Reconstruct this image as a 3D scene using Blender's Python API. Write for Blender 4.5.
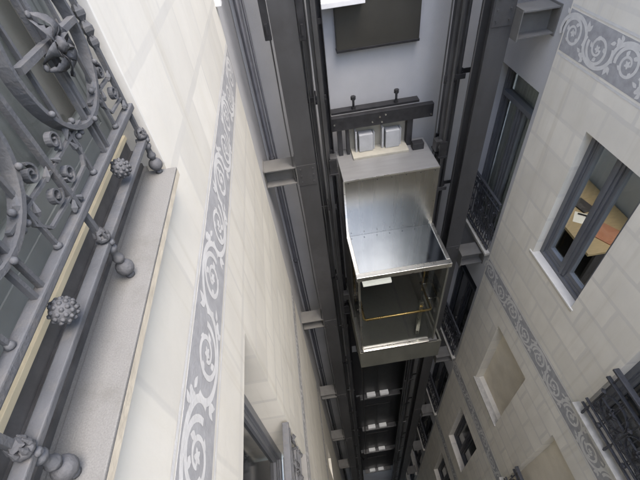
import bpy, bmesh, math, random
from mathutils import Vector, Matrix
random.seed(7)
R = math.radians
for o in list(bpy.data.objects): bpy.data.objects.remove(o)
S = bpy.context.scene
COL = S.collection

# ------------------------------------------------------------ camera, sky, sun, exposure
cam = bpy.data.objects.new('camera', bpy.data.cameras.new('camera'))
COL.objects.link(cam); S.camera = cam
cx = Vector((0.98688, -0.12418, -0.10316)); cd = Vector((-0.16102, -0.71090, -0.68462)); cf = Vector((0.01168, 0.69225, -0.72157))
cam.matrix_world = Matrix(((cx.x, -cd.x, -cf.x, 0), (cx.y, -cd.y, -cf.y, 0), (cx.z, -cd.z, -cf.z, 0), (0, 0, 0, 1)))
cam.data.sensor_width = 36; cam.data.lens = 36 * 384.7 / 640
cam.data.clip_start = 0.02; cam.data.clip_end = 500

SUN_EL, SUN_AZ = 70, 135          # azimuth measured from +y towards +x
w = bpy.data.worlds.new('World'); S.world = w; w.use_nodes = True
nt = w.node_tree; bg = nt.nodes['Background']
sky = nt.nodes.new('ShaderNodeTexSky'); sky.sky_type = 'NISHITA'; sky.sun_disc = False
sky.sun_elevation = R(SUN_EL); sky.sun_rotation = R(SUN_AZ); sky.dust_density = 3.0
nt.links.new(sky.outputs[0], bg.inputs[0]); bg.inputs[1].default_value = 0.15
sl = bpy.data.lights.new('sun', 'SUN'); sl.energy = .42; sl.angle = R(36); sl.color = (1, .97, .93)
so = bpy.data.objects.new('sun', sl); COL.objects.link(so)
sd = Vector((math.cos(R(SUN_EL)) * math.sin(R(SUN_AZ)), math.cos(R(SUN_EL)) * math.cos(R(SUN_AZ)), math.sin(R(SUN_EL))))
so.rotation_euler = sd.to_track_quat('Z', 'Y').to_euler(); so.location = (1, 1, 9)
S.view_settings.view_transform = 'Standard'; S.view_settings.look = 'None'
S.view_settings.exposure = 2.4; S.view_settings.gamma = 1
S.render.engine = 'CYCLES'
S.cycles.max_bounces = 10; S.cycles.diffuse_bounces = 6; S.cycles.glossy_bounces = 5; S.cycles.transmission_bounces = 6

# ------------------------------------------------------------ materials
def mat(name, col, rough=.6, metal=0, var=.12, vscale=6, bump=.0, bscale=60, spec=.5, stretch=None, dirt=None, dscale=2.5, rv=1.0):
    m = bpy.data.materials.new(name); m.use_nodes = True; t = m.node_tree; N = t.nodes; L = t.links
    p = N['Principled BSDF']; p.inputs['Roughness'].default_value = rough; p.inputs['Metallic'].default_value = metal
    p.inputs['Specular IOR Level'].default_value = spec
    tc = N.new('ShaderNodeTexCoord'); mp = N.new('ShaderNodeMapping'); L.new(tc.outputs['Object'], mp.inputs[0])
    if stretch: mp.inputs['Scale'].default_value = stretch
    n = N.new('ShaderNodeTexNoise'); n.inputs['Scale'].default_value = vscale; n.inputs['Detail'].default_value = 6
    L.new(mp.outputs[0], n.inputs[0])
    r = N.new('ShaderNodeValToRGB'); a = [max(0, c * (1 - var)) for c in col]; b = [min(1, c * (1 + var)) for c in col]
    r.color_ramp.elements[0].color = (*a, 1); r.color_ramp.elements[1].color = (*b, 1)
    r.color_ramp.elements[0].position = .3; r.color_ramp.elements[1].position = .7
    L.new(n.outputs[0], r.inputs[0]); out = r.outputs[0]
    if dirt:
        n2 = N.new('ShaderNodeTexNoise'); n2.inputs['Scale'].default_value = dscale; n2.inputs['Detail'].default_value = 8; n2.inputs['Roughness'].default_value = .65
        L.new(tc.outputs['Object'], n2.inputs[0])
        r2 = N.new('ShaderNodeMapRange'); r2.inputs[1].default_value = .5; r2.inputs[2].default_value = .75; r2.inputs[4].default_value = .6
        L.new(n2.outputs[0], r2.inputs[0])
        mx = N.new('ShaderNodeMix'); mx.data_type = 'RGBA'; L.new(r2.outputs[0], mx.inputs[0]); L.new(out, mx.inputs[6]); mx.inputs[7].default_value = (*dirt, 1)
        out = mx.outputs[2]
    L.new(out, p.inputs['Base Color'])
    rr = N.new('ShaderNodeMapRange'); rr.inputs[3].default_value = max(0, rough - .1 * rv); rr.inputs[4].default_value = min(1, rough + .12 * rv)
    L.new(n.outputs[0], rr.inputs[0]); L.new(rr.outputs[0], p.inputs['Roughness'])
    if bump:
        nb = N.new('ShaderNodeTexNoise'); nb.inputs['Scale'].default_value = bscale; nb.inputs['Detail'].default_value = 5
        L.new(mp.outputs[0], nb.inputs[0]); bp = N.new('ShaderNodeBump'); bp.inputs['Strength'].default_value = bump; bp.inputs['Distance'].default_value = .01
        L.new(nb.outputs[0], bp.inputs['Height']); L.new(bp.outputs[0], p.inputs['Normal'])
    return m

def ashlar(name, base, joint, rowh=.375, blk=.5, zoff=0.0, hw=.13, vw=.05, stain=(.5, .46, .38)):
    """Rendered wall with drawn ashlar joints: object y = along, z = up."""
    m = mat(name, base, .85, var=.05, vscale=3, bump=.1, bscale=35, spec=.2); t = m.node_tree; N = t.nodes; L = t.links
    p = N['Principled BSDF']; src = p.inputs['Base Color'].links[0].from_socket
    def M(op, a, b=None, c=None):
        x = N.new('ShaderNodeMath'); x.operation = op
        for i, v in enumerate((a, b, c)):
            if v is None: continue
            if isinstance(v, (int, float)): x.inputs[i].default_value = v
            else: L.new(v, x.inputs[i])
        return x.outputs[0]
    tc = N.new('ShaderNodeTexCoord'); sp = N.new('ShaderNodeSeparateXYZ')
    wob = N.new('ShaderNodeTexNoise'); wob.inputs['Scale'].default_value = 5; L.new(tc.outputs['Object'], wob.inputs[0])
    L.new(tc.outputs['Object'], sp.inputs[0])
    wb = M('MULTIPLY', M('SUBTRACT', wob.outputs[0], .5), .02)
    z = M('DIVIDE', M('ADD', M('ADD', sp.outputs[2], 50 * rowh + zoff), wb), rowh)
    row = M('FLOOR', z); fz = M('FRACT', z)
    y = M('ADD', M('DIVIDE', M('ADD', sp.outputs[1], wb), blk), M('ADD', M('MULTIPLY', M('MODULO', row, 2), .5), 20)); fy = M('FRACT', y)
    bidr = M('FLOOR', y)
    def band(f, wd):
        a = N.new('ShaderNodeMapRange'); a.interpolation_type = 'SMOOTHSTEP'; L.new(M('ABSOLUTE', M('SUBTRACT', f, .5)), a.inputs[0])
        a.inputs[1].default_value = .5 - wd / 2 - .012; a.inputs[2].default_value = .5 - wd / 2 + .012; return a.outputs[0]
    j = M('MAXIMUM', band(fz, hw), M('MULTIPLY', band(fy, vw), .9))
    big = N.new('ShaderNodeTexNoise'); big.inputs['Scale'].default_value = 1.7; L.new(tc.outputs['Object'], big.inputs[0])
    jj = M('MULTIPLY', j, M('ADD', M('MULTIPLY', big.outputs[0], .9), .35))
    wn = N.new('ShaderNodeTexWhiteNoise'); wn.noise_dimensions = '2D'; cb = N.new('ShaderNodeCombineXYZ'); L.new(row, cb.inputs[0]); L.new(bidr, cb.inputs[1]); L.new(cb.outputs[0], wn.inputs['Vector'])
    br = N.new('ShaderNodeMix'); br.data_type = 'RGBA'; br.blend_type = 'MULTIPLY'; br.inputs[0].default_value = 1; L.new(src, br.inputs[6])
    cc = N.new('ShaderNodeCombineColor'); v = M('ADD', M('MULTIPLY', wn.outputs[0], .11), .91); 
    for i in range(3): L.new(v, cc.inputs[i])
    L.new(cc.outputs[0], br.inputs[7])
    mx = N.new('ShaderNodeMix'); mx.data_type = 'RGBA'; L.new(jj, mx.inputs[0]); L.new(br.outputs[2], mx.inputs[6]); mx.inputs[7].default_value = (*joint, 1)
    # streaky stains, stretched vertically
    mp = N.new('ShaderNodeMapping'); mp.inputs['Scale'].default_value = (3, 3, .5); L.new(tc.outputs['Object'], mp.inputs[0])
    sn = N.new('ShaderNodeTexNoise'); sn.inputs['Scale'].default_value = 2; sn.inputs['Detail'].default_value = 8; sn.inputs['Roughness'].default_value = .6; L.new(mp.outputs[0], sn.inputs[0])
    sm = N.new('ShaderNodeMapRange'); L.new(sn.outputs[0], sm.inputs[0]); sm.inputs[1].default_value = .5; sm.inputs[2].default_value = .8; sm.inputs[4].default_value = .55
    m2 = N.new('ShaderNodeMix'); m2.data_type = 'RGBA'; L.new(sm.outputs[0], m2.inputs[0]); L.new(mx.outputs[2], m2.inputs[6]); m2.inputs[7].default_value = (*stain, 1)
    mp2 = N.new('ShaderNodeMapping'); mp2.inputs['Scale'].default_value = (9, 9, .35); L.new(tc.outputs['Object'], mp2.inputs[0])
    s2 = N.new('ShaderNodeTexNoise'); s2.inputs['Scale'].default_value = 1.6; s2.inputs['Detail'].default_value = 5; L.new(mp2.outputs[0], s2.inputs[0])
    r2 = N.new('ShaderNodeMapRange'); L.new(s2.outputs[0], r2.inputs[0]); r2.inputs[1].default_value = .56; r2.inputs[2].default_value = .8; r2.inputs[4].default_value = .30
    m3 = N.new('ShaderNodeMix'); m3.data_type = 'RGBA'; m3.blend_type = 'MULTIPLY'; L.new(r2.outputs[0], m3.inputs[0]); L.new(m2.outputs[2], m3.inputs[6]); m3.inputs[7].default_value = (.62, .58, .50, 1)
    L.new(m3.outputs[2], p.inputs['Base Color'])
    return m

def glassmat(name, tint=(.75, .82, .82), trans=.6, rough=.03):
    m = bpy.data.materials.new(name); m.use_nodes = True; t = m.node_tree; N = t.nodes; L = t.links
    for n in list(N): N.remove(n)
    o = N.new('ShaderNodeOutputMaterial'); g = N.new('ShaderNodeBsdfGlossy'); g.inputs['Roughness'].default_value = rough
    tr = N.new('ShaderNodeBsdfTransparent'); tr.inputs[0].default_value = (*tint, 1)
    f = N.new('ShaderNodeLayerWeight'); f.inputs[0].default_value = .5
    pw = N.new('ShaderNodeMath'); pw.operation = 'POWER'; L.new(f.outputs['Facing'], pw.inputs[0]); pw.inputs[1].default_value = 4
    a = N.new('ShaderNodeMath'); a.operation = 'MULTIPLY_ADD'; a.inputs[1].default_value = .6; a.inputs[2].default_value = .05
    a.use_clamp = True
    L.new(pw.outputs[0], a.inputs[0]); mx = N.new('ShaderNodeMixShader'); L.new(a.outputs[0], mx.inputs[0]); L.new(tr.outputs[0], mx.inputs[1]); L.new(g.outputs[0], mx.inputs[2])
    L.new(mx.outputs[0], o.inputs[0]); return m

M_WALL_L = ashlar('cream_render_left', (.69, .667, .59), (.60, .583, .525), zoff=.49 + .5 * .375 - .19, stain=(.68, .65, .55))
M_WALL_R = ashlar('cream_render_right', (.775, .745, .66), (.665, .643, .583), zoff=.1, hw=.12, vw=.07, blk=.58, stain=(.64, .61, .52))
M_PLAIN = mat('cream_stone', (.68, .66, .60), .85, var=.06, vscale=9, bump=.05, bscale=60, spec=.25)
M_NICHE = mat('yellowed_render', (.70, .65, .54), .9, var=.08, vscale=3, bump=.2, bscale=70, spec=.2, dirt=(.58, .53, .42))
M_FRZ = mat('grey_sgraffito_ground', (.37, .37, .375), .9, var=.14, vscale=16, bump=.2, spec=.2)
M_FRZL = mat('pale_grey_sgraffito_ground', (.38, .38, .38), .9, var=.12, vscale=14, bump=.2, spec=.2)
M_SCR = mat('pale_scroll_render', (.64, .635, .61), .9, var=.07, vscale=18, bump=.2, spec=.2)
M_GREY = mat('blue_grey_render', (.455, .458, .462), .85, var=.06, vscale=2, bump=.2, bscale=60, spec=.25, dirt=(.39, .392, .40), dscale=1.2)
M_SILL = mat('granite_sill', (.185, .182, .17), .85, var=.15, vscale=300, bump=.15, bscale=220, spec=.3, dirt=(.125, .12, .105), dscale=11)
M_SILL2 = mat('weathered_sill_stone', (.46, .445, .40), .85, var=.15, vscale=14, bump=.2, dirt=(.32, .3, .26), dscale=9)
M_SILLE = mat('beige_sill_edge', (.52, .47, .37), .85, var=.1, vscale=20, bump=.2)
M_IRON = mat('grey_painted_iron', (.098, .101, .106), .68, metal=.0, var=.14, vscale=14, bump=.2, bscale=160, spec=.35, dirt=(.15, .14, .125), dscale=26)
M_IRON2 = mat('dark_painted_iron', (.05, .052, .058), .5, var=.3, vscale=30, bump=.3, bscale=100, spec=.5)
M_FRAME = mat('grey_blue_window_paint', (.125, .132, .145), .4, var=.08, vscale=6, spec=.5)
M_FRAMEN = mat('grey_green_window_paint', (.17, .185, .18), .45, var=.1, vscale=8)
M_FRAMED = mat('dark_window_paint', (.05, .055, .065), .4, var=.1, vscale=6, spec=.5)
M_FLASH = mat('dark_lead_flashing', (.085, .083, .082), .6, var=.25, vscale=20, bump=.2)
M_CREAMST = mat('bright_cream_threshold', (.66, .58, .40), .7, var=.06, vscale=15)
M_STEELC = mat('brown_grey_structural_steel', (.062, .062, .063), .5, metal=.1, var=.25, vscale=3, spec=.4, dirt=(.04, .038, .036), dscale=3, stretch=(1, 1, .25))
M_STEELB = mat('light_grey_beam_paint', (.14, .138, .13), .6, var=.12, vscale=8, dirt=(.12, .115, .1))
M_BLACK = mat('black_machine_steel', (.028, .028, .03), .45, metal=.3, var=.3, vscale=12)
M_RAIL = mat('greasy_guide_steel', (.13, .13, .13), .38, metal=.7, var=.35, vscale=5, stretch=(1, 1, .3))
M_SS = mat('brushed_stainless', (.37, .36, .325), .27, metal=1, var=.06, vscale=4, stretch=(2, 1, .08), rv=.25)
M_SSR = mat('satin_stainless_roof', (.36, .36, .355), .38, metal=.6, var=.06, vscale=4, stretch=(.6, 4, 1), rv=.3)
M_MIRR = mat('tinted_mirror_glass', (.33, .36, .39), .10, metal=1, var=.06, vscale=5, rv=.1)
M_SSF = mat('polished_steel_trim', (.72, .71, .66), .28, metal=1, var=.08, vscale=8)
M_CABIN = mat('dark_cabin_lining', (.09, .09, .085), .35, metal=.3, var=.15, vscale=4)
M_CFLOOR = mat('cabin_floor_rubber', (.11, .11, .105), .55, var=.15, vscale=30)
M_GOLD = mat('yellow_brass', (.62, .43, .17), .28, metal=1, var=.1, vscale=8)
M_SKIRT = mat('olive_grey_skirt', (.15, .15, .125), .5, metal=.3, var=.18, vscale=5, stretch=(1, 1, .3))
M_PANEL = mat('olive_black_metal_panel', (.055, .053, .045), .42, metal=.3, var=.1, vscale=3)
M_PIPE = mat('lead_grey_pipe', (.09, .093, .105), .5, metal=.3, var=.15, vscale=6)
M_WHITE = mat('white_enamel', (.8, .8, .79), .5, var=.05, vscale=10)
M_BEIGE = mat('cream_painted_machine_plate', (.34, .325, .27), .55, var=.08, vscale=8)
M_LGREY = mat('light_grey_casing', (.36, .37, .38), .5, metal=0, var=.1, vscale=9)
M_DOOR = mat('dark_landing_door', (.02, .02, .02), .4, metal=.3, var=.2, vscale=4)
M_WOOD = mat('tan_desk_wood', (.38, .28, .14), .5, var=.12, vscale=7, stretch=(1, 8, 1))
M_ORANGE = mat('orange_card', (.36, .15, .075), .7, var=.05)
M_PAPER = mat('paper', (.75, .72, .62), .8, var=.05)
M_DARK = mat('dark_brown_carpet', (.035, .03, .027), .9, var=.3, vscale=40)
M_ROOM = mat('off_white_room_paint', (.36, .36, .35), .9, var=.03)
M_CURT = mat('pale_grey_curtain', (.31, .325, .315), .9, var=.1, vscale=6, stretch=(1, 5, .3))
M_CURTD = mat('grey_green_curtain', (.50, .53, .50), .9, var=.2, vscale=6, stretch=(1, 6, .3))
M_OCHRE = mat('ochre_glaze', (.6, .42, .12), .4, var=.2)
M_GROUND = mat('dark_courtyard_paving', (.08, .08, .078), .9, var=.2, vscale=4)
M_BALL = mat('worn_iron_casting', (.095, .096, .099), .7, var=.2, vscale=30, bump=.3, bscale=120, spec=.35)
G_CLEAR = glassmat('clear_window_glass', (.84, .85, .83), .8)
G_NEAR = glassmat('near_window_glass', (.90, .905, .895), .8, .04)
G_ROOF = glassmat('cabin_roof_glass', (.30, .34, .35), .65, .02)
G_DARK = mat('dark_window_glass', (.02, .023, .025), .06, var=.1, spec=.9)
ml = bpy.data.materials.new('lit_diffuser'); ml.use_nodes = True
ml.node_tree.nodes['Principled BSDF'].inputs['Emission Color'].default_value = (1, .98, .92, 1); ml.node_tree.nodes['Principled BSDF'].inputs['Emission Strength'].default_value = .02
M_LIT = ml
M_LAMP = ml.copy(); M_LAMP.name = 'cabin_lamp_diffuser'; M_LAMP.node_tree.nodes['Principled BSDF'].inputs['Emission Strength'].default_value = .16

# ------------------------------------------------------------ mesh helpers
class MB:
    def __init__(s): s.bm = bmesh.new(); s.k = 0
    def box(s, x0, x1, y0, y1, z0, z1, rot=None, c=None, bev=0):
        vs = [Vector((x, y, z)) for x in (x0, x1) for y in (y0, y1) for z in (z0, z1)]
        if rot:
            c = Vector(c) if c else Vector(((x0 + x1) / 2, (y0 + y1) / 2, (z0 + z1) / 2)); vs = [c + rot @ (v - c) for v in vs]
        v = [s.bm.verts.new(p) for p in vs]
        fs = [s.bm.faces.new([v[i] for i in q]) for q in ((0, 1, 3, 2), (4, 6, 7, 5), (0, 4, 5, 1), (2, 3, 7, 6), (0, 2, 6, 4), (1, 5, 7, 3))]
        if bev:
            es = list({e for f in fs for e in f.edges}); bmesh.ops.bevel(s.bm, geom=es, offset=bev, segments=2, affect='EDGES', profile=.6)
        return s
    def sweep(s, pts, prof, up=None, closed=False, smooth=True, scale=None):
        """prof: list of (a,b) in the frame (side, up)."""
        pts = [Vector(p) for p in pts]; n = len(pts); rings = []
        for i, p in enumerate(pts):
            if closed: t = (pts[(i + 1) % n] - pts[i - 1]).normalized()
            else: t = (pts[min(i + 1, n - 1)] - pts[max(i - 1, 0)]).normalized()
            u = Vector(up) if up else (Vector((0, 0, 1)) if abs(t.z) < .9 else Vector((1, 0, 0)))
            a = t.cross(u).normalized(); b = a.cross(t).normalized(); k = scale[i] if scale else 1
            rings.append([s.bm.verts.new(p + a * (q[0] * k) + b * (q[1] * k)) for q in prof])
        m = len(prof); fs = []
        for i in range(n if closed else n - 1):
            A, B = rings[i], rings[(i + 1) % n]
            for j in range(m): f = s.bm.faces.new((A[j], A[(j + 1) % m], B[(j + 1) % m], B[j])); f.smooth = smooth
        if not closed: s.bm.faces.new(list(reversed(rings[0]))); s.bm.faces.new(rings[-1])
        return s
    def tube(s, pts, r, seg=8, closed=False, scale=None, up=None):
        return s.sweep(pts, [(r * math.cos(2 * math.pi * i / seg), r * math.sin(2 * math.pi * i / seg)) for i in range(seg)], up=up, closed=closed, scale=scale)
    def bar(s, pts, w, h, up=None, closed=False):
        return s.sweep(pts, [(-w / 2, -h / 2), (w / 2, -h / 2), (w / 2, h / 2), (-w / 2, h / 2)], up=up, closed=closed, smooth=False)
    def lathe(s, c, prof, seg=14, axis='Z', mat3=None):
        rings = []; c = Vector(c)
        for r, z in prof:
            ring = []
            for i in range(seg):
                a = 2 * math.pi * i / seg; v = Vector((r * math.cos(a), r * math.sin(a), z))
                if axis == 'X': v = Vector((v.z, v.x, v.y))
                if axis == 'Y': v = Vector((v.y, v.z, v.x))
                if mat3: v = mat3 @ v
                ring.append(s.bm.verts.new(c + v))
            rings.append(ring)
        for A, B in zip(rings, rings[1:]):
            for i in range(seg): f = s.bm.faces.new((A[i], A[(i + 1) % seg], B[(i + 1) % seg], B[i])); f.smooth = seg > 6
        s.bm.faces.new(list(reversed(rings[0]))); s.bm.faces.new(rings[-1]); return s
    def ball(s, c, r, sc=(1, 1, 1), lump=0, seg=14, rows=9, rot=None):
        grid = []; c = Vector(c)
        for i in range(rows + 1):
            th = math.pi * (i + .001) / (rows + .002); row = []
            for j in range(seg):
                ph = 2 * math.pi * j / seg; k = r * (1 + lump * math.sin(5 * ph) * math.sin(4 * th)) if lump else r
                v = Vector((k * math.sin(th) * math.cos(ph) * sc[0], k * math.sin(th) * math.sin(ph) * sc[1], k * math.cos(th) * sc[2]))
                if rot: v = rot @ v
                row.append(s.bm.verts.new(c + v))
            grid.append(row)
        for A, B in zip(grid, grid[1:]):
            for j in range(seg): f = s.bm.faces.new((A[j], B[j], B[(j + 1) % seg], A[(j + 1) % seg])); f.smooth = True
        s.bm.faces.new(grid[0]); s.bm.faces.new(list(reversed(grid[-1]))); return s
    def build(s, name, m, parent=None, loc=None):
        me = bpy.data.meshes.new(name); bmesh.ops.recalc_face_normals(s.bm, faces=s.bm.faces[:]) if not getattr(s, 'norec', 0) else None
        s.bm.to_mesh(me); s.bm.free(); me.materials.append(m)
        o = bpy.data.objects.new(name, me); COL.objects.link(o)
        if parent: o.parent = parent
        if loc: o.location = loc
        return o

def tag(o, label=None, cat=None, group=None, kind=None):
    if label: o['label'] = label
    if cat: o['category'] = cat
    if group: o['group'] = group
    if kind or cat: o['kind'] = kind or 'thing'
    return o
def empty(name, loc=(0, 0, 0), rz=0):
    o = bpy.data.objects.new(name, None); COL.objects.link(o); o.location = loc; o.rotation_euler.z = rz; o.empty_display_size = .1; return o
def copy_tree(o, parent=None):
    c = o.copy(); COL.objects.link(c)
    if parent: c.parent = parent
    for ch in [x for x in bpy.data.objects if x.parent == o]: copy_tree(ch, c)
    return c
def clone(o, loc, rz, label):
    c = copy_tree(o); c.location = loc; c.rotation_euler.z = rz; c['label'] = label; return c

def wall_mesh(xf, xb, y0, y1, z0, z1, holes):
    """A wall slab facing the well at x=xf, back at xb, with rectangular through openings (y0,y1,z0,z1)."""
    mb = MB(); bm = mb.bm
    ys = sorted({y0, y1} | {v for h in holes for v in h[:2] if y0 < v < y1}); zs = sorted({z0, z1} | {v for h in holes for v in h[2:] if z0 < v < z1})
    cache = {}
    def V(x, y, z):
        k = (x, y, z)
        if k not in cache: cache[k] = bm.verts.new(k)
        return cache[k]
    def solid(i, j):
        if i < 0 or j < 0 or i >= len(ys) - 1 or j >= len(zs) - 1: return False
        a, b = (ys[i] + ys[i + 1]) / 2, (zs[j] + zs[j + 1]) / 2
        return not any(h[0] < a < h[1] and h[2] < b < h[3] for h in holes)
    for i in range(len(ys) - 1):
        for j in range(len(zs) - 1):
            if not solid(i, j): continue
            a, b, c, d = ys[i], ys[i + 1], zs[j], zs[j + 1]
            bm.faces.new((V(xf, a, c), V(xf, b, c), V(xf, b, d), V(xf, a, d))); bm.faces.new((V(xb, a, d), V(xb, b, d), V(xb, b, c), V(xb, a, c)))
            if not solid(i - 1, j): bm.faces.new((V(xf, a, c), V(xf, a, d), V(xb, a, d), V(xb, a, c)))
            if not solid(i + 1, j): bm.faces.new((V(xf, b, c), V(xb, b, c), V(xb, b, d), V(xf, b, d)))
            if not solid(i, j - 1): bm.faces.new((V(xf, a, c), V(xb, a, c), V(xb, b, c), V(xf, b, c)))
            if not solid(i, j + 1): bm.faces.new((V(xf, a, d), V(xf, b, d), V(xb, b, d), V(xb, a, d)))
    return mb

XL, XR, YC, YB, YN, ZT, ZB = -.52, 2.8, 3.87, 5.1, -7.5, 2.4, -27.0  # YN pushed back and ZT lowered, out of view, for more light below
PIT = 3.75

# ------------------------------------------------------------ ground
g = MB(); g.box(-60, 60, -60, 60, ZB - .3, ZB); tag(g.build('ground', M_GROUND), kind='structure')

# ------------------------------------------------------------ scroll frieze (flat relief) on a wall plane x = xf, normal sign sg (+1 faces +x)
def frieze(parent, xf, sg, y0, y1, zb, zt, gm, phase=0.0, step=.392, flip=1, det=1):
    H = zt - zb; zc = (zt + zb) / 2
    a = MB(); a.box(min(xf + sg * .0012, xf - sg * .01), max(xf + sg * .0012, xf - sg * .01), y0, y1, zb, zt); fr = a.build('frieze', gm, parent)
    s = MB(); s.k = 0
    def plate(poly):
        s.k = (s.k + 1) % 23; x = xf + sg * (.0018 + s.k * .00005)
        f = [s.bm.verts.new((x, p[0], p[1])) for p in poly]
        s.bm.faces.new(f)
    def ribbon(pts, w0, w1=None):
        w1 = w1 or w0; n = len(pts); Lp = []; Rp = []
        for i, (y, z) in enumerate(pts):
            y2, z2 = pts[min(i + 1, n - 1)]; y3, z3 = pts[max(i - 1, 0)]; dy, dz = y2 - y3, z2 - z3; l = math.hypot(dy, dz) or 1
            ww = (w0 + (w1 - w0) * i / (n - 1)) / 2; Lp.append((y - dz / l * ww, z + dy / l * ww)); Rp.append((y + dz / l * ww, z - dy / l * ww))
        s.k = (s.k + 1) % 23; x = xf + sg * (.0018 + s.k * .00005)
        A = [s.bm.verts.new((x, *p)) for p in Lp]; B = [s.bm.verts.new((x, *p)) for p in Rp]; 
        for i in range(n - 1):
            s.bm.faces.new((A[i], A[i + 1], B[i + 1], B[i]))
    def blob(y, z, r, lob=0, n=12, ph=0, sq=1):
        plate([(y + r * (1 + (.3 * math.cos(lob * t) if lob else 0)) * math.cos(t + ph), z + sq * r * (1 + (.3 * math.cos(lob * t) if lob else 0)) * math.sin(t + ph)) for t in [2 * math.pi * q / n for q in range(n)]])
    def leaf(y, z, l, wd, ang):
        c, sn = math.cos(ang), math.sin(ang); pts = [(0, 0), (.3, .5), (.6, .42), (1, 0), (.6, -.42), (.3, -.5)]
        plate([(y + c * l * p[0] - sn * wd * p[1], z + sn * l * p[0] + c * wd * p[1]) for p in pts])
    bw = H * .085
    for zz in (zb - bw * 1.0, zt + bw * 1.0):
        plate([(y0, zz - bw * .35), (y1, zz - bw * .35), (y1, zz + bw * .35), (y0, zz + bw * .35)])
    n = int((y1 - y0) / step) + 3; R0 = H * .40
    i0 = 0
    for i in range(n):
        yc = y1 - phase - i * step; up = (1 if i % 2 == 0 else -1) * flip
        if yc - R0 < y0 - .0 or yc + R0 * .8 > y1: continue
        zz = zc + up * H * .015
        # big outer vine arching over the scroll from previous to next gap
        arc = []
        for q in range(25):
            t = q / 24; an = math.pi * (1.12 - 1.24 * t); arc.append((yc + (step * .5) * math.cos(an) * (1.0), zz + up * (R0 * 1.02) * math.sin(an)))
        ribbon(arc, H * .095)
        # spiral curling in from the vine
        sp = []
        for q in range(46):
            t = q / 45; an = -.25 + t * math.pi * 3.1; rr = R0 * .98 * (1 - t * .76)
            sp.append((yc + rr * math.cos(an) * .98, zz + up * rr * math.sin(-an) * -1 * (1 if True else 1)))
        sp = [(p[0], zz - (p[1] - zz)) if False else p for p in sp]
        ribbon(sp, H * .085, H * .05)
        blob(yc, zz, H * .075, 5, 20, ph=i)
        for k in range(4 if det else 2):
            an = k * 1.7 + i; leaf(yc + R0 * .5 * math.cos(an), zz + R0 * .5 * math.sin(an), H * .15, H * .1, an + 1.2)
        yg = yc - step / 2
        blob(yg - .02, zz - up * H * .34, H * .085, 3, 15, ph=i * .7)
        leaf(yg, zz + up * H * .2, H * .24, H * .12, up * 1.3); leaf(yg, zz + up * H * .2, H * .2, H * .1, up * 2.1); leaf(yg + .01, zz - up * H * .3, H * .18, H * .09, up * .4)
        leaf(yc + step * .35, zz + up * H * .36, H * .16, H * .1, up * .8)
    s.build('scroll_ornament', M_SCR, fr)
    return fr

# ------------------------------------------------------------ windows: children of a facade.  wx = frame plane, sg = direction of the well (+1/-1)
def window(parent, wx, sg, y0, y1, z0, z1, fm, glass, trans=None, leaves=2, fw=.06, name='window', d=.06, rails=()):
    def bx(mb, xa, xb, *a, bev=.004): mb.box(min(wx + sg * xa, wx + sg * xb), max(wx + sg * xa, wx + sg * xb), *a, bev=bev)
    f = MB()
    bx(f, -d, d * .6, y0, y0 + fw, z0, z1); bx(f, -d, d * .6, y1 - fw, y1, z0, z1); bx(f, -d, d * .6, y0 + fw, y1 - fw, z0, z0 + fw); bx(f, -d, d * .6, y0 + fw, y1 - fw, z1 - fw, z1)
    # stepped inner moulding
    g0 = fw; g1 = fw + .02
    bx(f, -d, d * .25, y0 + g0, y0 + g1, z0 + g0, z1 - g0, bev=0); bx(f, -d, d * .25, y1 - g1, y1 - g0, z0 + g0, z1 - g0, bev=0); bx(f, -d, d * .25, y0 + g1, y1 - g1, z0 + g0, z0 + g1 + .03, bev=0)
    o = f.build(name, fm, parent)
    zt = z1 - fw
    if trans:
        t = MB(); bx(t, -d, d * .9, y0 + fw, y1 - fw, trans - .035, trans + .035, bev=.006); t.build('transom', fm, o)
    W = (y1 - y0 - 2 * g1) / leaves
    m = MB(); zl = trans - .035 if trans else zt
    for i in range(1, leaves):
        yy = y0 + g1 + W * i; bx(m, -d * .9, d * .5, yy - .05, yy + .05, z0 + g1, zl - .001); bx(m, d * .5, d * .8, yy - .018, yy + .018, z0 + g1, zl - .001, bev=.003)
    if leaves > 1: m.build('mullion', fm, o)
    for i in range(leaves):
        sm = MB(); a, b = y0 + g1 + W * i, y0 + g1 + W * (i + 1)
        if i: a += .05
        if i < leaves - 1: b -= .05
        st = .035; zz0 = z0 + g1 + .03
        bx(sm, -d * .8, d * .1, a, a + st, zz0, zl, bev=0); bx(sm, -d * .8, d * .1, b - st, b, zz0, zl, bev=0); bx(sm, -d * .8, d * .1, a + st, b - st, zz0, zz0 + .07, bev=0); bx(sm, -d * .8, d * .1, a + st, b - st, zl - st, zl, bev=0)
        for rz in rails: bx(sm, -d * .8, d * .05, a + st, b - st, rz - .03, rz + .03, bev=0)
        sm.build('sash', fm, o)
    p = MB(); xx = wx - sg * d * .4; p.box(xx - .003, xx + .003, y0 + fw, y1 - fw, z0 + fw, z1 - fw); p.build('pane', glass, o)
    return o

# ------------------------------------------------------------ LEFT FACADE
TH = .45
lf = tag(empty('stone_facade', (XL, YC, ZB)), 'tall cream rendered wall on the left, with pale scroll frieze', 'wall')
OFF = Vector((-XL, -YC, -ZB))
def place(root):     # children were modelled in world coordinates
    for c in [x for x in bpy.data.objects if x.parent == root]: c.location = -Vector(root.location)
holesL = [(-.75, 1.29, -.87, 1.85)]
for k in range(1, 7):
    holesL.append((-.75, 1.29, -.79 - PIT * k - .25, 1.70 - PIT * k))
for k in range(1, 7): holesL.append((2.35, 2.85, -4.15 - PIT * k - 3.2, -2.9 - PIT * k - 3.2))
wall_mesh(XL, XL - TH, YN, YC, ZB, ZT, holesL).build('wall', M_WALL_L, lf)
for k in range(0, 3): frieze(lf, XL, 1, YN + .0, YC - .02, -1.585 - PIT * k, -1.25 - PIT * k, M_FRZL, phase=.28, det=1)
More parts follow.
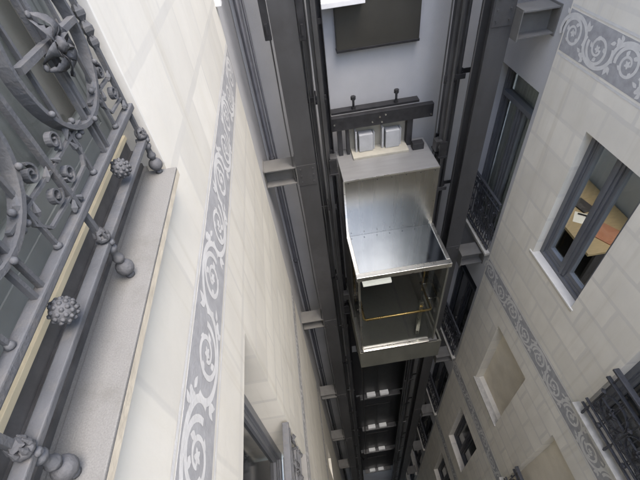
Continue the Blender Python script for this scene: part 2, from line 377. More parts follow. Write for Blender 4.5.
# reveal lining of the near window (smooth stone jamb)
j = MB(); j.box(XL - .20, XL + .002, 1.288, 1.302, -.79, 1.85); j.build('jamb', M_PLAIN, lf)
# sill slab under the near railing
s = MB(); s.box(-.585, -.466, -.80, 1.25, -.801, -.79, bev=.003); s.build('sill', M_SILL, lf)
s = MB(); s.box(-.60, -.4665, -.80, 1.2495, -.826, -.8012); s.build('sill_edge', M_SILLE, lf)
s = MB(); s.box(-.93, -.5855, -.75, 1.289, -.84, -.7925); s.build('sill_back', M_SILL, lf)
s = MB(); s.box(-.66, -.612, -.75, 1.289, -.7915, -.673); s.box(-.612, -.606, -.75, 1.289, -.76, -.72); s.box(-.612, -.596, -.75, 1.289, -.7915, -.775); s.build('kick_panel', M_FLASH, lf)
s = MB(); s.box(-.66, -.604, -.75, 1.289, -.6725, -.6555, bev=.002); s.build('threshold', M_CREAMST, lf)
window(lf, -.635, 1, -.75, 1.289, -.655, 1.85, M_FRAMEN, G_NEAR, leaves=2, fw=.035, d=.03)
for k in range(1, 6):
    z0, z1 = -.79 - PIT * k, 1.70 - PIT * k
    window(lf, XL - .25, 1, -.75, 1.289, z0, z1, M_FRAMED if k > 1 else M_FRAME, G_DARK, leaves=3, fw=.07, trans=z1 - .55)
    s = MB(); s.box(XL - .2, XL + .05, -.8, 1.25, z0 - .04, z0, bev=.003); s.build('sill', M_SILL, lf)
for k in range(1, 6):
    window(lf, XL - .12, 1, 2.35, 2.85, -4.15 - PIT * k - 3.2, -2.9 - PIT * k - 3.2, M_FRAMED, G_DARK, leaves=1, fw=.04)
place(lf)
# curtain inside near window and inside wall
cu = MB(); cu.norec = 1
prev = None
for i in range(141):
    y = -.75 + i * 2.04 / 140; x = -.725 + .010 * math.sin(i * .55) + .004 * math.sin(i * 1.3)
    a, b = cu.bm.verts.new((x, y, -.786)), cu.bm.verts.new((x, y, 1.8))
    if prev: f = cu.bm.faces.new((prev[0], a, b, prev[1])); f.smooth = True
    prev = (a, b)
tag(cu.build('curtain', M_CURT), 'pale grey curtain behind the glass of the nearest window', 'curtain')

THR = .25
# ------------------------------------------------------------ RIGHT FACADE
rf = tag(empty('stone_facade', (XR, YC, ZB)), 'cream rendered wall on the right with grey scroll friezes and windows', 'wall')
WIN = (2.17, 3.05, -4.06, -2.27)
holesR = [WIN]
FR = (.10, 1.37)
for k in range(0, 6): holesR.append((FR[0], FR[1], -4.95 - PIT * k, -2.27 - PIT * k))
holesR.append((2.15, 3.08, -8.0, -5.96))
holesR.append((2.2, 3.12, -11.9, -9.75))
for k in range(3, 6): holesR.append((2.2, 3.12, -11.9 - PIT * (k - 2), -9.75 - PIT * (k - 2)))
wall_mesh(XR, XR + THR, YN, YC, ZB, ZT, holesR).build('wall', M_WALL_R, rf)
for k in range(0, 4): frieze(rf, XR, -1, YN, YC - .02, -1.775 - 3.72 * k, -1.395 - 3.72 * k, M_FRZ, phase=.13, step=.392)
window(rf, XR + .13, -1, WIN[0], WIN[1], WIN[2], WIN[3], M_FRAME, G_CLEAR, leaves=2, fw=.055)
s = MB(); s.box(XR - .014, XR + .09, 2.13, 3.11, -4.085, -4.055, bev=.004); s.build('sill', M_PLAIN, rf)
s = MB(); s.box(XR - .010, XR + .06, 2.14, 3.10, -4.100, -4.0855); s.build('sill_underside', M_SILLE, rf)
for k in range(0, 5):
    z0, z1 = -4.95 - PIT * k, -2.27 - PIT * k
    if k == 0: window(rf, XR + .16, -1, FR[0], FR[1], z0, z1, M_FRAME, G_DARK, leaves=2, fw=.06, trans=z1 - .6)
    elif k == 1:
        s = MB(); s.box(XR + .15, XR + .2, FR[0], FR[1], z0, z1); s.build('blind_panel', M_NICHE, rf)
    else: window(rf, XR + .16, -1, FR[0], FR[1], z0, z1, M_FRAMED, G_DARK, leaves=2, fw=.06, trans=z1 - .6)
    s = MB(); s.box(XR - .09, XR + .1, FR[0] - .06, FR[1] + .06, z0 - .05, z0 + .001, bev=.004); s.build('sill', M_SILL2, rf)
s = MB(); s.box(XR + .17, XR + .22, 2.15, 3.08, -8.0, -5.96); s.build('blind_panel', M_NICHE, rf)
s = MB(); s.box(XR - .03, XR + .08, 2.12, 3.11, -8.03, -7.995, bev=.004); s.build('sill', M_SILL2, rf)
for k in range(0, 4):
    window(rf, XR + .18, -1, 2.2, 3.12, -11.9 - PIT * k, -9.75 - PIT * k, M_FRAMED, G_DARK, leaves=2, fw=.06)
place(rf)

# ------------------------------------------------------------ GREY SIDE WALLS OF THE SHAFT
gl = tag(empty('rendered_wall', (XL, YB, ZB)), 'narrow blue grey wall strip at the left of the lift shaft', 'wall')
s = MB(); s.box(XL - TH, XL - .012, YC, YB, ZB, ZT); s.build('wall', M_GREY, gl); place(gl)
gr = tag(empty('rendered_wall', (XR, YB, ZB)), 'blue grey wall right of the lift with dark tall windows', 'wall')
GY0, GY1 = 3.95, 4.92; hg = [(GY0, GY1, -5.03 - PIT * k, -2.29 - PIT * k) for k in range(0, 6)]
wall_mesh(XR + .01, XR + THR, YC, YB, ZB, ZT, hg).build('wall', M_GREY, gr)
for k in range(0, 6):
    z0, z1 = -5.03 - PIT * k, -2.29 - PIT * k
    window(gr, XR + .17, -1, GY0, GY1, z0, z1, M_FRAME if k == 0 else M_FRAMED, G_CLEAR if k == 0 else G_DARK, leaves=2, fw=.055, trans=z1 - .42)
    s = MB(); s.box(XR - .07, XR + .09, GY0 - .05, GY1 + .06, z0 - .05, z0 + .001, bev=.004); s.build('sill', M_SILL2, gr)
place(gr)

# ------------------------------------------------------------ REAR WALL with landings
rw = tag(empty('rendered_wall', (1.1, YB, ZB)), 'blue grey rear wall behind the lift, with the landing doors low down', 'wall')
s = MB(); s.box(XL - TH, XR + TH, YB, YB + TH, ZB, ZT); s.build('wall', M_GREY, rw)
LZ = (-9.6, -13.0, -16.2, -19.3, -22.9)
for i, z in enumerate(LZ):
    d = MB(); d.box(.42, 2.1, YB - .03, YB + .01, z, z + 3.0); dd = d.build('landing_dark_sheet', M_BLACK, rw)  # black sheet whose colour stands in for the dark landing opening
    for a, b in ((.78, 1.22), (1.23, 1.68)):
        q = MB(); q.box(a, b, YB - .045, YB - .031, z + .03, z + 2.15, bev=.004); q.build('door_leaf', M_DOOR, dd)
    q = MB(); q.box(.62, 1.97, YB - .20, YB - .031, z - .10, z, bev=.006); q.build('landing_sill', M_RAIL, dd)
    for a, b in ((.86, 1.14), (1.30, 1.58)):
        q = MB(); q.box(a, b, YB - .17, YB - .046, z + .001, z + .14, bev=.006); q.build('light_panel', M_LIT, dd)
place(rw)
nw = tag(empty('rendered_wall', (1.1, YN, ZB)), 'unseen cream rendered wall closing the near side of the light well, set back to admit light', 'wall')
s = MB(); s.box(XL - TH, XR + TH, YN - TH, YN, ZB, ZT); s.build('wall', M_WALL_R, nw); place(nw)  # stands out of view, far back so light reaches down the well

# dark steel panel on rear wall
p = tag(empty('metal_panel', (1.17, YB, -1.9)), 'dark olive metal panel fixed high on the rear wall above the lift', 'panel')
s = MB(); s.box(.65, 1.70, YB - .09, YB, -1.9, -1.1, bev=.006); s.build('panel', M_PANEL, p)
s = MB(); s.box(.645, 1.705, YB - .10, YB - .001, -1.915, -1.885, bev=.003); s.build('bottom_lip', M_BLACK, p)
place(p)
s = MB(); s.box(.40, .99, YB - .24, YB - .002, -1.36, -1.30, bev=.006); s.box(.42, .97, YB - .2, YB - .002, -1.30, -1.15)
tag(s.build('enamel_box', M_WHITE), 'white enamel box beside the dark metal panel, at the top edge', 'box')  # plain white box at the upper left of the panel

# ------------------------------------------------------------ RAILINGS
def spiral(yc, zc, r, turns, start, dirn=1, n=22, x=0):
    return [(x, yc + r * (1 - .72 * t) * math.cos(start + dirn * turns * 2 * math.pi * t), zc + r * (1 - .72 * t) * math.sin(start + dirn * turns * 2 * math.pi * t)) for t in [q / n for q in range(n + 1)]]
def make_railing(L, m, cast, sp=.49, hgt=.98, bs=1.0, first=.03):
    """local: y from 0 (far end) to -L, z up, x out towards the well"""
    r = empty('balcony_railing'); UX = (1, 0, 0)
    b = MB(); b.box(-.015, .015, -L, 0, .125, .141, bev=.003); b.build('bottom_rail', m, r)
    b = MB(); b.box(-.015, .013, -L, 0, .236, .256, bev=.004); b.build('lower_rail', m, r)
    b = MB(); b.box(-.02, .02, -L, 0, .80, .825, bev=.004); b.build('upper_rail', m, r)
    b = MB(); b.box(-.03, .03, -L, 0, hgt - .03, hgt, bev=.008); b.build('handrail', m, r)
    posts = []; y = -first
    while y > -L + .02: posts.append(y); y -= sp
    for y in posts:
        b = MB(); b.bar([(0, y, .12), (0, y, hgt - .03)], .0135, .0135, up=UX)
        b.lathe((.004, y, .0), [(.008, .05), (.010, .062), (.015, .070), (.015, .076), (.010, .084), (.009, .10), (.015, .108), (.015, .114), (.009, .124)], 12)
        for zz, rr in ((.455, .017), (.49, .021), (.53, .019), (.64, .017)) if y == posts[0] else ():   # bulky twisted collars
            b.lathe((0, y, zz), [(rr * .45, -.02), (rr * .9, -.006), (rr * .9, .006), (rr * .45, .02)], 4 if zz != .515 else 8)
        for sgn in (-1, 1):
            b.lathe((0.018 if sgn > 0 else -.018, y, .133), [(.009, -.004), (.009, 0), (.004, .005)], 8, axis='X')
        b.build('post', m, r)
        q = MB(); q.ball((.004, y, .036), .024 * bs, seg=18, rows=12); q.lathe((.004, y, 0), [(.012, 0), (.012, .008), (.007, .016)], 10); q.build('ball_foot', cast, r)
        # leaf collar where the post crosses the bottom rail
        c = MB(); c.lathe((.004, y, .155), [(.010, -.014), (.019, -.006), (.019, .002), (.010, .008)], 8); c.lathe((.004, y, .172), [(.010, -.008), (.016, 0), (.010, .008)], 4)
        for k in range(6):
            an = k * math.pi / 3 + .5; c.lathe((.004 + .014 * math.cos(an), y + .014 * math.sin(an), .158), [(.005, -.008), (.006, .004), (.001, .020)], 6)
        c.build('leaf_collar', cast, r)
        # faceted stud
        d = MB(); d.lathe((.012, y, .64), [(.03, 0), (.03, .012), (.002, .035)], 4, axis='X'); d.build('stud', cast, r)
        # scroll cluster over the lower rail
        for sgn in (-1, 1):
            if y + sgn * .04 > .0 or y + sgn * .2 < -L: continue
            sc = MB()
            for dy, dz, rr, st in ((.040, .325, .022, 0), (.062, .395, .022, 1.5)):
                pts = spiral(y + sgn * dy, dz, rr, 1.35, math.pi / 2 * (1 + sgn) + st, sgn); 
                sc.bar(pts, .005, .014, up=UX)
            sc.bar([(0, y, .362), (0, y + sgn * .20, .366)], .007, .010, up=UX); sc.bar([(0, y, .29), (0, y + sgn * .11, .294)], .006, .009, up=UX)
            sc.bar([(0, y + sgn * .11, .294), (0, y + sgn * .14, .33), (0, y + sgn * .135, .362)], .006, .010, up=UX)
            for (ly, lz, an) in ((.018, .27, .8), (.03, .365, .9), (.115, .345, .4), (.12, .385, 2.4), (.145, .385, .9)):
                rot = Matrix.Rotation(sgn * an, 3, 'X'); sc.lathe((.004, y + sgn * ly, lz), [(.003, -.012), (.008, -.002), (.005, .010), (.001, .022)], 6, mat3=rot)
            for (ly, lz) in ((.155, .35), (.175, .35), (.165, .385)): sc.ball((.004, y + sgn * ly, lz), .008, seg=8, rows=5)
            sc.build('scrollwork', m, r)
    rings = [y - sp / 2 for y in posts if y - sp / 2 - .19 > -L] 
    for y in rings:
        b = MB(); zc = .525
        b.bar([(0, y + .178 * math.cos(t), zc + .178 * math.sin(t)) for t in [2 * math.pi * q / 44 for q in range(44)]], .011, .028, up=UX, closed=True)
        for k in range(6):
            an = k * math.pi / 3 + .5; b.ball((.018, y + .178 * math.cos(an), zc + .178 * math.sin(an)), .0075, seg=8, rows=5)
        b.build('ring', m, r)
        b = MB()
        for dy in (-.014, .014): b.bar([(0, y + dy, .25), (0, y + dy, .80)], .009, .012, up=UX)
        b.bar([(0, y, .38), (0, y + .0, .7)], .012, .02, up=UX)
        b.bar([(0.012, y - .165, zc + .01), (.012, y + .165, zc + .01)], .014, .02, up=UX)
        b.build('ring_bar', m, r)
        # acanthus knot
        k_ = MB(); k_.ball((.03, y, zc), .018, lump=.2)
        for k in range(4):
            an = k * math.pi / 2 + .3
            for side in (-1, 1):
                pts = [(.012 + .028 * math.sin(math.pi * t), y + .072 * t * math.cos(an + side * .38 * math.sin(math.pi * t * .9)), zc + .072 * t * math.sin(an + side * .38 * math.sin(math.pi * t * .9))) for t in [q / 8 for q in range(9)]]
                k_.sweep(pts, [(-.014, .003), (0, -.002), (.014, .003), (0, -.005)], up=UX, scale=[.5, .95, 1.2, 1.3, 1.2, 1.0, .8, .5, .2])
            k_.ball((.014, y + .074 * math.cos(an), zc + .074 * math.sin(an)), .008, (.6, 1, 1))
        k_.build('leaf_knot', cast, r)
        b = MB(); b.ball((.008, y, .190), .0265, (.95, 1, 1), lump=.0, seg=18, rows=12)
        for k in range(46):
            an = k * 2.39996; th = math.acos(1 - 1.7 * (k + .5) / 46)
            b.ball((.008 + .0255 * math.cos(th), y + .0255 * math.sin(th) * math.cos(an), .190 + .0255 * math.sin(th) * math.sin(an)), .0052, (1, 1, 1), seg=6, rows=4)
        b.build('rosette', cast, r)
        for dy in (-.115, .115):
            v = MB(); v.bar([(0, y + dy, .25), (0, y + dy, .80)], .009, .009, up=UX)
            v.lathe((0, y + dy, .255), [(.006, 0), (.010, .006), (.006, .014)], 8); v.build('baluster', m, r)
    return r

nr = make_railing(2.0, M_IRON, M_BALL); nr.location = (-.53, 1.262, -.79)
tag(nr, 'grey wrought iron balcony railing with big rings, close up at left', 'railing', 'ornate iron balcony railings')
o = clone(nr, (-.53, 1.262, -.79 - PIT), 0, 'lower left iron railing seen from above in the wall opening'); 
rr = make_railing(1.30, M_IRON2, M_IRON2, sp=.40, hgt=1.0, first=.02, bs=.7)
for c in [x for x in bpy.data.objects if x.parent == rr]: pass
# railings at the right hand french windows (turned to face the well)
tag(rr, 'black ornate iron railing at the right edge, by the cream reveal', 'railing', 'ornate iron balcony railings')
rr.location = (XR - .045, FR[0] - .02, -4.95); rr.rotation_euler.z = math.pi
clone(rr, (XR - .045, FR[0] - .02, -4.95 - PIT), math.pi, 'dark iron railing in front of the blank cream opening at lower right')

def make_grille(L):
    r = empty('window_railing'); H = 1.0
    for nm, z in (('top_rail', H), ('middle_rail', H - .1), ('bottom_rail', .06)):
        b = MB(); b.box(-.02, .02, -L, 0, z - .018, z + .004, bev=.003); b.build(nm, M_IRON2, r)
    b = MB()
    n = int(L / .075)
    for i in range(n + 1): y = -.01 - i * (L - .02) / n; b.bar([(0, y, .0), (0, y, H)], .011, .011, up=(1, 0, 0))
    b.build('balusters', M_IRON2, r)
    b = MB()
    for i in range(5):
        yc = -L * (i + .5) / 5
        for zc, sg in ((.22, 1), (.5, -1), (.76, 1)):
            b.bar(spiral(yc, zc, .085, 1.5, i, sg, 20), .008, .016, up=(1, 0, 0)); b.ball((.008, yc, zc), .02, seg=8, rows=5)
    b.build('scrollwork', M_IRON2, r)
    return r
gg = make_grille(.93); gg.rotation_euler.z = math.pi; gg.location = (XR - .02, GY0 + .01, -5.02)
tag(gg, 'dark scrolled window railing below the large shaded window beside the lift column', 'railing', 'window railings on the grey wall')
labs = ['dark window railing one floor below the lift roof, right of the lift cabin', 'dark window railing two floors down beside the skirt of the lift', 'faint dark window railing deep in the shaft at right']
for k in (1, 2, 3): clone(gg, (XR - .02, GY0 + .01, -5.02 - PIT * k), math.pi, labs[k - 1])

# ------------------------------------------------------------ LIFT STRUCTURE
def column(x0, x1, y0, y1, label):
    r = empty('steel_column', ((x0 + x1) / 2, (y0 + y1) / 2, ZB)); tag(r, label, 'column', 'steel columns of the lift')
    s = MB(); w_ = x1 - x0
    s.box(x0, x1, y0, y0 + .018, ZB, ZT - .2); s.box(x0, x1, y1 - .018, y1, ZB, ZT - .2); s.box((x0 + x1) / 2 - .02, (x0 + x1) / 2 + .02, y0 + .018, y1 - .018, ZB, ZT - .2)
    s.build('column_shaft', M_STEELC, r)
    for k in range(8):
        z = -1.35 - k * 3.75 if x0 > 1 else -3.0 - k * 3.75
        q = MB(); q.box(x0 + .01, x1 - .01, y0 - .008, y0, z - .22, z + .10)
        for dx in (.05, w_ - .05):
            for dz in (-.16, -.06, .04): q.lathe((x0 + dx, y0 - .008, z + dz), [(.012, 0), (.012, -.012)], 6, axis='Y')
        q.build('splice_plate', M_STEELC, r)
    place(r); return r
column(-.095, .165, 4.15, 4.42, 'left steel column of the lift, running the full height')
column(2.16, 2.40, 4.15, 4.42, 'right steel column of the lift, beside the shaded windows')

def guide(x, y, label, sgn):
    r = empty('guide_rail', (x, y, ZB)); tag(r, label, 'guide rail', 'guide rails of the lift')
    s = MB(); s.box(x - .045, x + .045, y - .006, y + .006, ZB, 2.4); s.box(x - .008, x + .008, y - .06, y - .006, ZB, 2.4); s.build('rail', M_RAIL, r)
    for k in range(16):
        z = 1.3 - k * 1.75
        q = MB(); q.box(x - .07, x + .07, y + .006, y + .03, z - .05, z + .05); q.box(min(x, x + sgn * .2), max(x, x + sgn * .2), y + .03, y + .045, z - .03, z + .03)
        for dx in (-.055, .055): q.lathe((x + dx, y + .006, z), [(.014, 0), (.014, -.02)], 6, axis='Y')
        q.build('clip', M_RAIL if k % 2 else M_BLACK, r)
    place(r); return r
guide(.335, 4.42, 'guide rail close to the left side of the lift cabin', -1)
guide(.225, 4.56, 'thin rail between left column and the cabin guide rail', -1)
guide(1.93, 4.42, 'guide rail close to the right side of the lift cabin', 1)
guide(2.07, 4.56, 'thin rail between the right column and cabin guide rail', 1)
# channel posts next to the guide rails
def channel(x0, x1, y0, y1, label):
    s = MB(); s.box(x0, x1, y1 - .01, y1, ZB, 2.3); s.box(x0, x0 + .01, y0, y1 - .01, ZB, 2.3); s.box(x1 - .01, x1, y0, y1 - .01, ZB, 2.3)
    for k in range(14):
        z = .6 - k * 2.0; s.box(x0 + .01, x1 - .01, y0 + .02, y0 + .035, z, z + .06)
    tag(s.build('steel_channel', M_BLACK), label, 'channel', 'steel channels beside the guide rails')
channel(.39, .45, 4.5, 4.58, 'thin black steel channel just left of the cabin')
channel(1.97, 2.03, 4.62, 4.70, 'black steel channel right of the cabin, between the guide rails')
for (x, y, lb) in ((-.13, 4.2, 'thin cable hanging left of the left column'), (.195, 4.3, 'thin cable just right of the left column'), (.26, 4.35, 'thin cable beside the left guide rail'), (2.12, 4.3, 'thin cable along the left edge of the right column'), (1.86, 4.5, 'thin cable right of the cabin')):
    s = MB(); pts = [(x + .006 * math.sin(q * 1.3), y, 2.4 - q * 29.3 / 50) for q in range(51)]; s.tube(pts, .009, 6); tag(s.build('cable', M_RAIL), lb, 'cable', 'cables of the lift')
for x, y, z, lb in ((-.14, 4.14, -1.0, 'black limit switch box on the left edge of the left column'), (.205, 4.14, -1.05, 'black limit switch box on right edge of the left column')):
    s = MB(); s.box(x - .035, x + .035, y, y + .09, z - .36, z + .8, bev=.008); s.box(x - .012, x + .012, y - .03, y, z - .3, z - .2); tag(s.build('switch_box', M_BLACK), lb, 'switch box')

s = MB(); s.tube([(.62, 4.2, -7.05), (.62, 4.2, -12), (.60, 4.22, -17.2), (.52, 4.3, -17.8), (.42, 4.5, -17.9), (.33, 4.75, -17.6), (.30, 4.9, -16.5), (.30, 5.06, -15.2)], .018, 6)
tag(s.build('cable', M_BLACK), 'black travelling cable looping below the lift cabin', 'cable')
def ibeam(x0, x1, yc, ztop, label, nm='steel_beam'):
    s = MB(); h = .26; w2 = .13
    s.box(x0, x1, yc - w2, yc + w2, ztop - .014, ztop); s.box(x0, x1, yc - w2, yc + w2, ztop - h, ztop - h + .014); s.box(x0, x1, yc - .006, yc + .006, ztop - h + .014, ztop - .014)
    for xx in (x0, x1 - .012): s.box(xx + (.001 if xx == x0 else -.001), xx + .012, yc - w2 - .015, yc + w2 + .015, ztop - h - .02, ztop + .02)
    return tag(s.build(nm, M_STEELB), label, 'beam', 'beams tying the columns to the walls')
names = ['upper', 'second', 'third', 'fourth', 'fifth', 'sixth']
for k in range(6):
    ibeam(XL - .012, -.095, 4.30, -2.93 - 3.70 * k, names[k] + ' light grey beam from left wall to the left column')
    ibeam(2.40, XR + .01, 4.15, -1.42 - 3.72 * k, names[k] + ' light grey beam from right column to the right wall')
s = MB(); s.box(XL - .03, XL + .05, YC - .07, YC + .03, -.92, -.80, bev=.008); s.box(XL - .01, XL + .035, YC - .05, YC + .01, -.80, -.70, bev=.006)
tag(s.build('junction_box', M_WHITE), 'small white box at the far edge of the left wall, near the top', 'box')
# downpipe
s = MB(); s.tube([(-.45, YB - .07, ZT - .1), (-.45, YB - .07, ZB)], .036, 14); s.tube([(-.385, YB - .03, ZT - .1), (-.385, YB - .03, ZB)], .014, 10)
pr = empty('downpipe', (-.42, YB - .09, ZB)); tag(pr, 'grey downpipe running down the left rear corner of the shaft', 'pipe'); s.build('pipe', M_PIPE, pr)
for k in range(12):
    q = MB(); q.lathe((-.45, YB - .07, 1.5 - k * 2.4), [(.042, -.03), (.046, 0), (.042, .03)], 14); q.build('pipe_collar', M_PIPE, pr)
place(pr)

# ------------------------------------------------------------ LIFT CABIN
cb = empty('lift_cabin', (1.16, 3.95, -7.15)); tag(cb, 'stainless steel and glass lift cabin hanging in the shaft', 'lift')
X0, X1, YF, YM, YR = .50, 1.82, 3.29, 4.10, 4.85
ZR, ZG, ZF = -3.23, -4.29, -6.45
def part(name, m, *boxes, bev=0, parent=None):
    s = MB()
    for b in boxes: s.box(*b, bev=bev)
    return s.build(name, m, parent or cb)
part('machine_hood_top', M_SSR, (X0, X1, YM, YR, ZR - .02, ZR), bev=.004)
part('machine_hood_front', M_SS, (X0, X1, YM, YM + .015, ZG - .04, ZR - .02))
part('machine_hood_side', M_SS, (X0, X0 + .015, YM + .015, YR - .015, ZG - .05, ZR - .02))
part('machine_hood_side', M_SS, (X1 - .015, X1, YM + .015, YR - .015, ZG - .05, ZR - .02))
part('machine_hood_back', M_SSR, (X0, X1, YR - .015, YR, ZG - .05, ZR - .02))
fr_ = part('roof_frame', M_SSF, (X0 - .02, X1 + .02, YF - .03, YF + .055, ZG - .085, ZG), (X0 - .02, X0 + .035, YF + .055, YM - .001, ZG - .05, ZG - .002), (X1 - .035, X1 + .02, YF + .055, YM - .001, ZG - .05, ZG - .002), bev=.005)
part('roof_glass', M_MIRR, (X0 + .035, X1 - .035, YF + .055, YM - .002, ZG - .03, ZG - .015), parent=None)
part('roof_deck', M_CABIN, (X0 + .04, X1 - .04, YF + .06, YR - .03, ZG - .20, ZG - .17))
part('wall_back', M_CABIN, (X0 + .04, X1 - .04, YR - .06, YR - .03, ZF, ZG - .21))
part('wall_side', M_CABIN, (X0 + .005, X0 + .03, YM - .1, YR - .03, ZF, ZG - .052))
part('wall_side', M_CABIN, (X1 - .03, X1 - .005, YM - .1, YR - .03, ZF, ZG - .052))
part('glass_side', G_CLEAR, (X0 + .012, X0 + .022, YF + .02, YM - .1, ZF + .02, ZG - .09))
part('glass_side', G_CLEAR, (X1 - .022, X1 - .012, YF + .02, YM - .1, ZF + .02, ZG - .09))
part('glass_front', G_CLEAR, (X0 + .04, X1 - .04, YF + .0, YF + .01, ZF + .05, ZG - .09))
part('corner_post', M_SSF, (X0, X0 + .03, YF - .01, YF + .02, ZF + .02, ZG - .086), bev=.003)
part('corner_post', M_SKIRT, (X1 - .03, X1 - .0, YF - .01, YF + .02, ZF + .02, ZG - .086), bev=.003)
part('floor', M_CFLOOR, (X0 - .01, X1 + .06, YF - .02, YR - .02, ZF - .05, ZF))
part('threshold', M_SSF, (X0 + .03, X1 - .1, YF - .045, YF + .02, ZF - .01, ZF + .03), bev=.004)
part('skirt', M_SKIRT, (X0 - .03, X1 + .14, YF - .03, YF + .0, ZF - .62, ZF - .052), (X0 - .03, X0 - .0, YF, YR - .1, ZF - .62, ZF - .052), (X1 + .11, X1 + .14, YF, YR - .1, ZF - .62, ZF - .052))
part('ceiling_lamp', M_LAMP, (X0 + .08, X0 + .50, YF + .03, YF + .14, ZG - .30, ZG - .25), bev=.004)
s = MB(); zr = -5.58; s.tube([(X0 + .09, YM - .15, zr), (X0 + .09, YF + .10, zr), (X0 + .11, YF + .08, zr), (X1 - .13, YF + .08, zr), (X1 - .11, YF + .10, zr), (X1 - .11, YM - .15, zr)], .021, 8); hr = s.build('handrail', M_GOLD, cb)
for x, y in ((X0 + .09, YM - .2), (X1 - .11, YM - .2), (X0 + .09, YF + .3), (X1 - .11, YF + .3)):
    sx = -1 if x < 1 else 1; q = MB(); q.tube([(x, y, zr), (x + sx * .08, y, zr)], .01, 6); q.build('bracket', M_SSF, hr)
part('control_post', M_SSF, (X1 - .30, X1 - .24, YF + .12, YF + .18, ZF, ZF + 1.05), bev=.004)
part('vertical_trim', M_GOLD, (X0 + .035, X0 + .055, YM - .12, YM - .10, -5.9, ZG - .3))
part('vertical_trim', M_GOLD, (X1 - .06, X1 - .035, YM - .12, YM - .10, -5.9, ZG - .3))
# light strip edges on hood
part('edge_trim', M_SSF, (X0 - .012, X0 + .012, YM - .012, YM - .001, ZG, ZR), bev=0)
part('edge_trim', M_SSF, (X0, X1, YM - .008, YM - .001, ZR - .018, ZR + .002), bev=0)
# sling and crosshead above roof
part('crosshead', M_BLACK, (.36, 1.86, 4.66, 4.74, -2.80, -2.61), bev=.005)
part('crosshead_flange', M_BLACK, (.48, 1.68, 4.74, 4.86, -2.60, -2.57))
part('upright', M_BLACK, (.54, .60, 4.70, 4.80, ZR, -2.8), (.66, .70, 4.70, 4.80, ZR, -2.8))
part('upright', M_BLACK, (1.52, 1.60, 4.70, 4.80, ZR, -2.8))
for x in (.79, 1.37):
    s = MB(); s.lathe((x, 4.78, -2.60), [(.016, 0), (.016, .20)], 8); s.lathe((x, 4.78, -2.44), [(.034, 0), (.034, .045)], 6); s.lathe((x, 4.78, -2.57), [(.03, 0), (.03, .03)], 6); s.build('hitch_bolt', M_BLACK, cb)
s = MB()
for x, z in ((1.12, -2.68), (1.2, -2.66), (1.02, -2.74), (1.83, -2.76), (.5, -2.7), (1.15, -2.76)): s.lathe((x, 4.66, z), [(.012, 0), (.012, -.012)], 6, axis='Y')
s.build('bolt_heads', M_SSF, cb)
part('machine_plate', M_BEIGE, (.72, 1.52, 4.80, 4.83, ZR, -2.83), bev=.004)
for x in (.94, 1.32):
    s = MB(); s.box(x - .11, x + .09, 4.66, 4.785, ZR + .036, ZR + .31, bev=.012); s.box(x - .16, x - .135, 4.68, 4.79, ZR + .036, ZR + .36); s.box(x + .10, x + .12, 4.70, 4.79, ZR + .036, ZR + .30); s.build('machine_casing', M_LGREY, cb)
part('plate_reflection', M_BEIGE, (.72, 1.52, 4.54, 4.80, ZR, ZR + .035), bev=.004)  # cream slab drawn in place of the plate's reflection in the roof
# seams, screws and loose wiring of the hood
s = MB()
for x in [X0 + .06 + q * .2 for q in range(7)]:
    for z in (ZR - .05, ZG + .05): s.lathe((x, YM - .0005, z), [(.007, 0), (.007, -.005)], 8, axis='Y')
s.build('screws', M_RAIL, cb)
part('inspection_box', M_BLACK, (1.58, 1.74, 4.55, 4.66, ZR, ZR + .10), bev=.008)
# roller guides
for x, sg in ((.40, 1), (1.91, -1)):
    for z in (ZR + .02, ZF - .25):
        s = MB(); s.box(x - .06, x + .06, 4.26, 4.56, z - .02, z); s.box(x - .05, x + .05, 4.28, 4.30, z, z + .22); s.box(x - .05, x + .05, 4.52, 4.54, z, z + .22)
        s.build('guide_bracket', M_BLACK, cb)
        for yy in (4.31, 4.47):
            s = MB(); s.lathe((x, yy, z + .13), [(.02, -.004), (.055, 0), (.055, .028), (.02, .032)], 16, axis='Y'); s.build('roller', M_RAIL, cb)
# guide shoes
for x in (.42, 1.88):
    for z in (ZR + .05, ZF + .1): part('guide_shoe', M_RAIL, (x - .05, x + .05, 4.36, 4.48, z, z + .16), bev=.006)
place(cb)

# ------------------------------------------------------------ OFFICE behind the small right window
rm = tag(empty('office_room', (4.4, 2.4, -5.05)), 'off white office room seen through the small window on the right', 'room')
RX0, RX1, RY0, RY1, RZ0, RZ1 = XR + THR, 4.55, 1.5, 6.9, -5.05, -1.9
part('floor', M_DARK, (RX0, RX1, RY0, RY1, RZ0 - .1, RZ0), parent=rm)
part('ceiling', M_ROOM, (RX0, RX1, RY0, RY1, RZ1, RZ1 + .1), parent=rm)
part('side_wall', M_ROOM, (RX0, RX1, RY0 - .1, RY0, RZ0, -4.5), (RX0, RX1, RY0 - .1, RY0, -1.96, RZ1), parent=rm)  # open between the two strips, unseen, to let daylight into the room
part('side_wall', M_ROOM, (RX0, RX1, RY1, RY1 + .1, RZ0, RZ1), parent=rm)
part('outer_wall', M_ROOM, (RX1, RX1 + .1, RY0, RY1, RZ0, -3.0), parent=rm)  # stops short of the ceiling, unseen, so more daylight enters
place(rm)
dk = empty('desk', (4.1, 3.5, -5.05)); tag(dk, 'tan wooden desk behind the small right window, papers on it', 'desk')
part('desk_top', M_WOOD, (3.60, 4.50, 3.0, 4.62, -4.29, -4.25), parent=dk)
part('side_panel', M_DARK, (3.65, 4.45, 4.50, 4.54, -5.05, -4.291), parent=dk); part('side_panel', M_DARK, (3.75, 4.45, 3.02, 3.06, -5.05, -4.291), parent=dk)
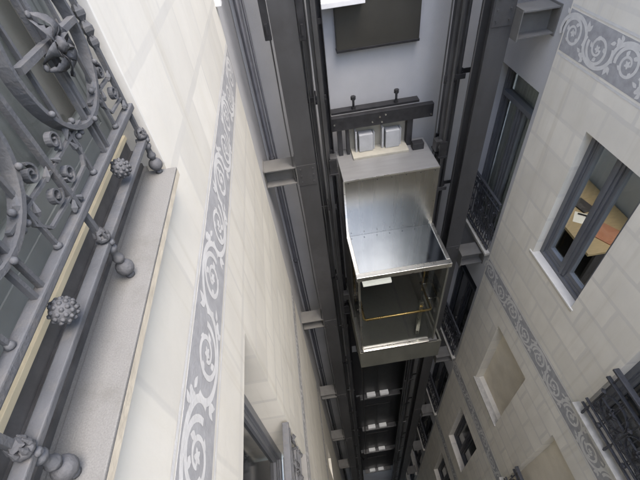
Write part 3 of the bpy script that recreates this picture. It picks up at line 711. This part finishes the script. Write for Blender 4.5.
part('modesty_panel', M_DARK, (4.40, 4.43, 3.06, 4.50, -4.95, -4.291), parent=dk)
place(dk)
s = MB(); s.box(3.30, 4.50, 4.66, 5.15, -5.05, -4.10, bev=.006); s.box(3.32, 3.34, 4.66, 5.0, -4.1, -4.05)  # dark box added to darken the pale wall beyond the desk
tag(s.build('dark_block', M_DARK), 'added low dark box that darkens the room beyond the tan desk', 'dark_block')
def sheet(nm, m, x, y, w_, h_, a, label, z=-4.25, t=.004):
    s = MB(); s.box(-w_ / 2, w_ / 2, -h_ / 2, h_ / 2, 0, t); o = s.build(nm, m); o.location = (x, y, z + .0005); o.rotation_euler.z = a; tag(o, label, nm.replace('_', ' ')); return o
sheet('folder', M_ORANGE, 4.05, 3.28, .34, .30, .5, 'orange folder on the tan desk in the small window', t=.012)
sheet('paper', M_PAPER, 3.95, 3.62, .24, .32, .9, 'pale sheet of paper on the tan desk', t=.002)
sheet('notebook', M_DARK, 4.06, 3.90, .2, .28, .2, 'dark notebook on the far half of the tan desk', t=.02)
s = MB(); s.tube([(3.9, 3.75, -4.235), (3.98, 3.68, -4.235), (4.0, 3.56, -4.235), (4.08, 3.5, -4.235)], .012, 6); tag(s.build('cable', M_DARK), 'dark cable curled on the tan desk', 'cable')
# curtain & vase behind the big shaded window
cu = MB(); cu.norec = 1; prev = None
for i in range(90):
    y = GY0 + .30 + i * .64 / 89; x = XR + .285 + .014 * math.sin(i * .6)
    a, b = cu.bm.verts.new((x, y, -5.0)), cu.bm.verts.new((x, y, -2.35))
    if prev: f = cu.bm.faces.new((prev[0], a, b, prev[1])); f.smooth = True
    prev = (a, b)
tag(cu.build('curtain', M_CURTD), 'grey green curtain behind the large shaded window beside the lift column', 'curtain')
s = MB(); s.lathe((XR + .34, 4.16, -4.96), [(.05, 0), (.09, .08), (.11, .22), (.10, .42), (.05, .6), (.06, .72), (.10, .86), (.085, 1.0)], 16); tag(s.build('vase', M_OCHRE), 'ochre vase standing inside the large shaded window', 'vase')
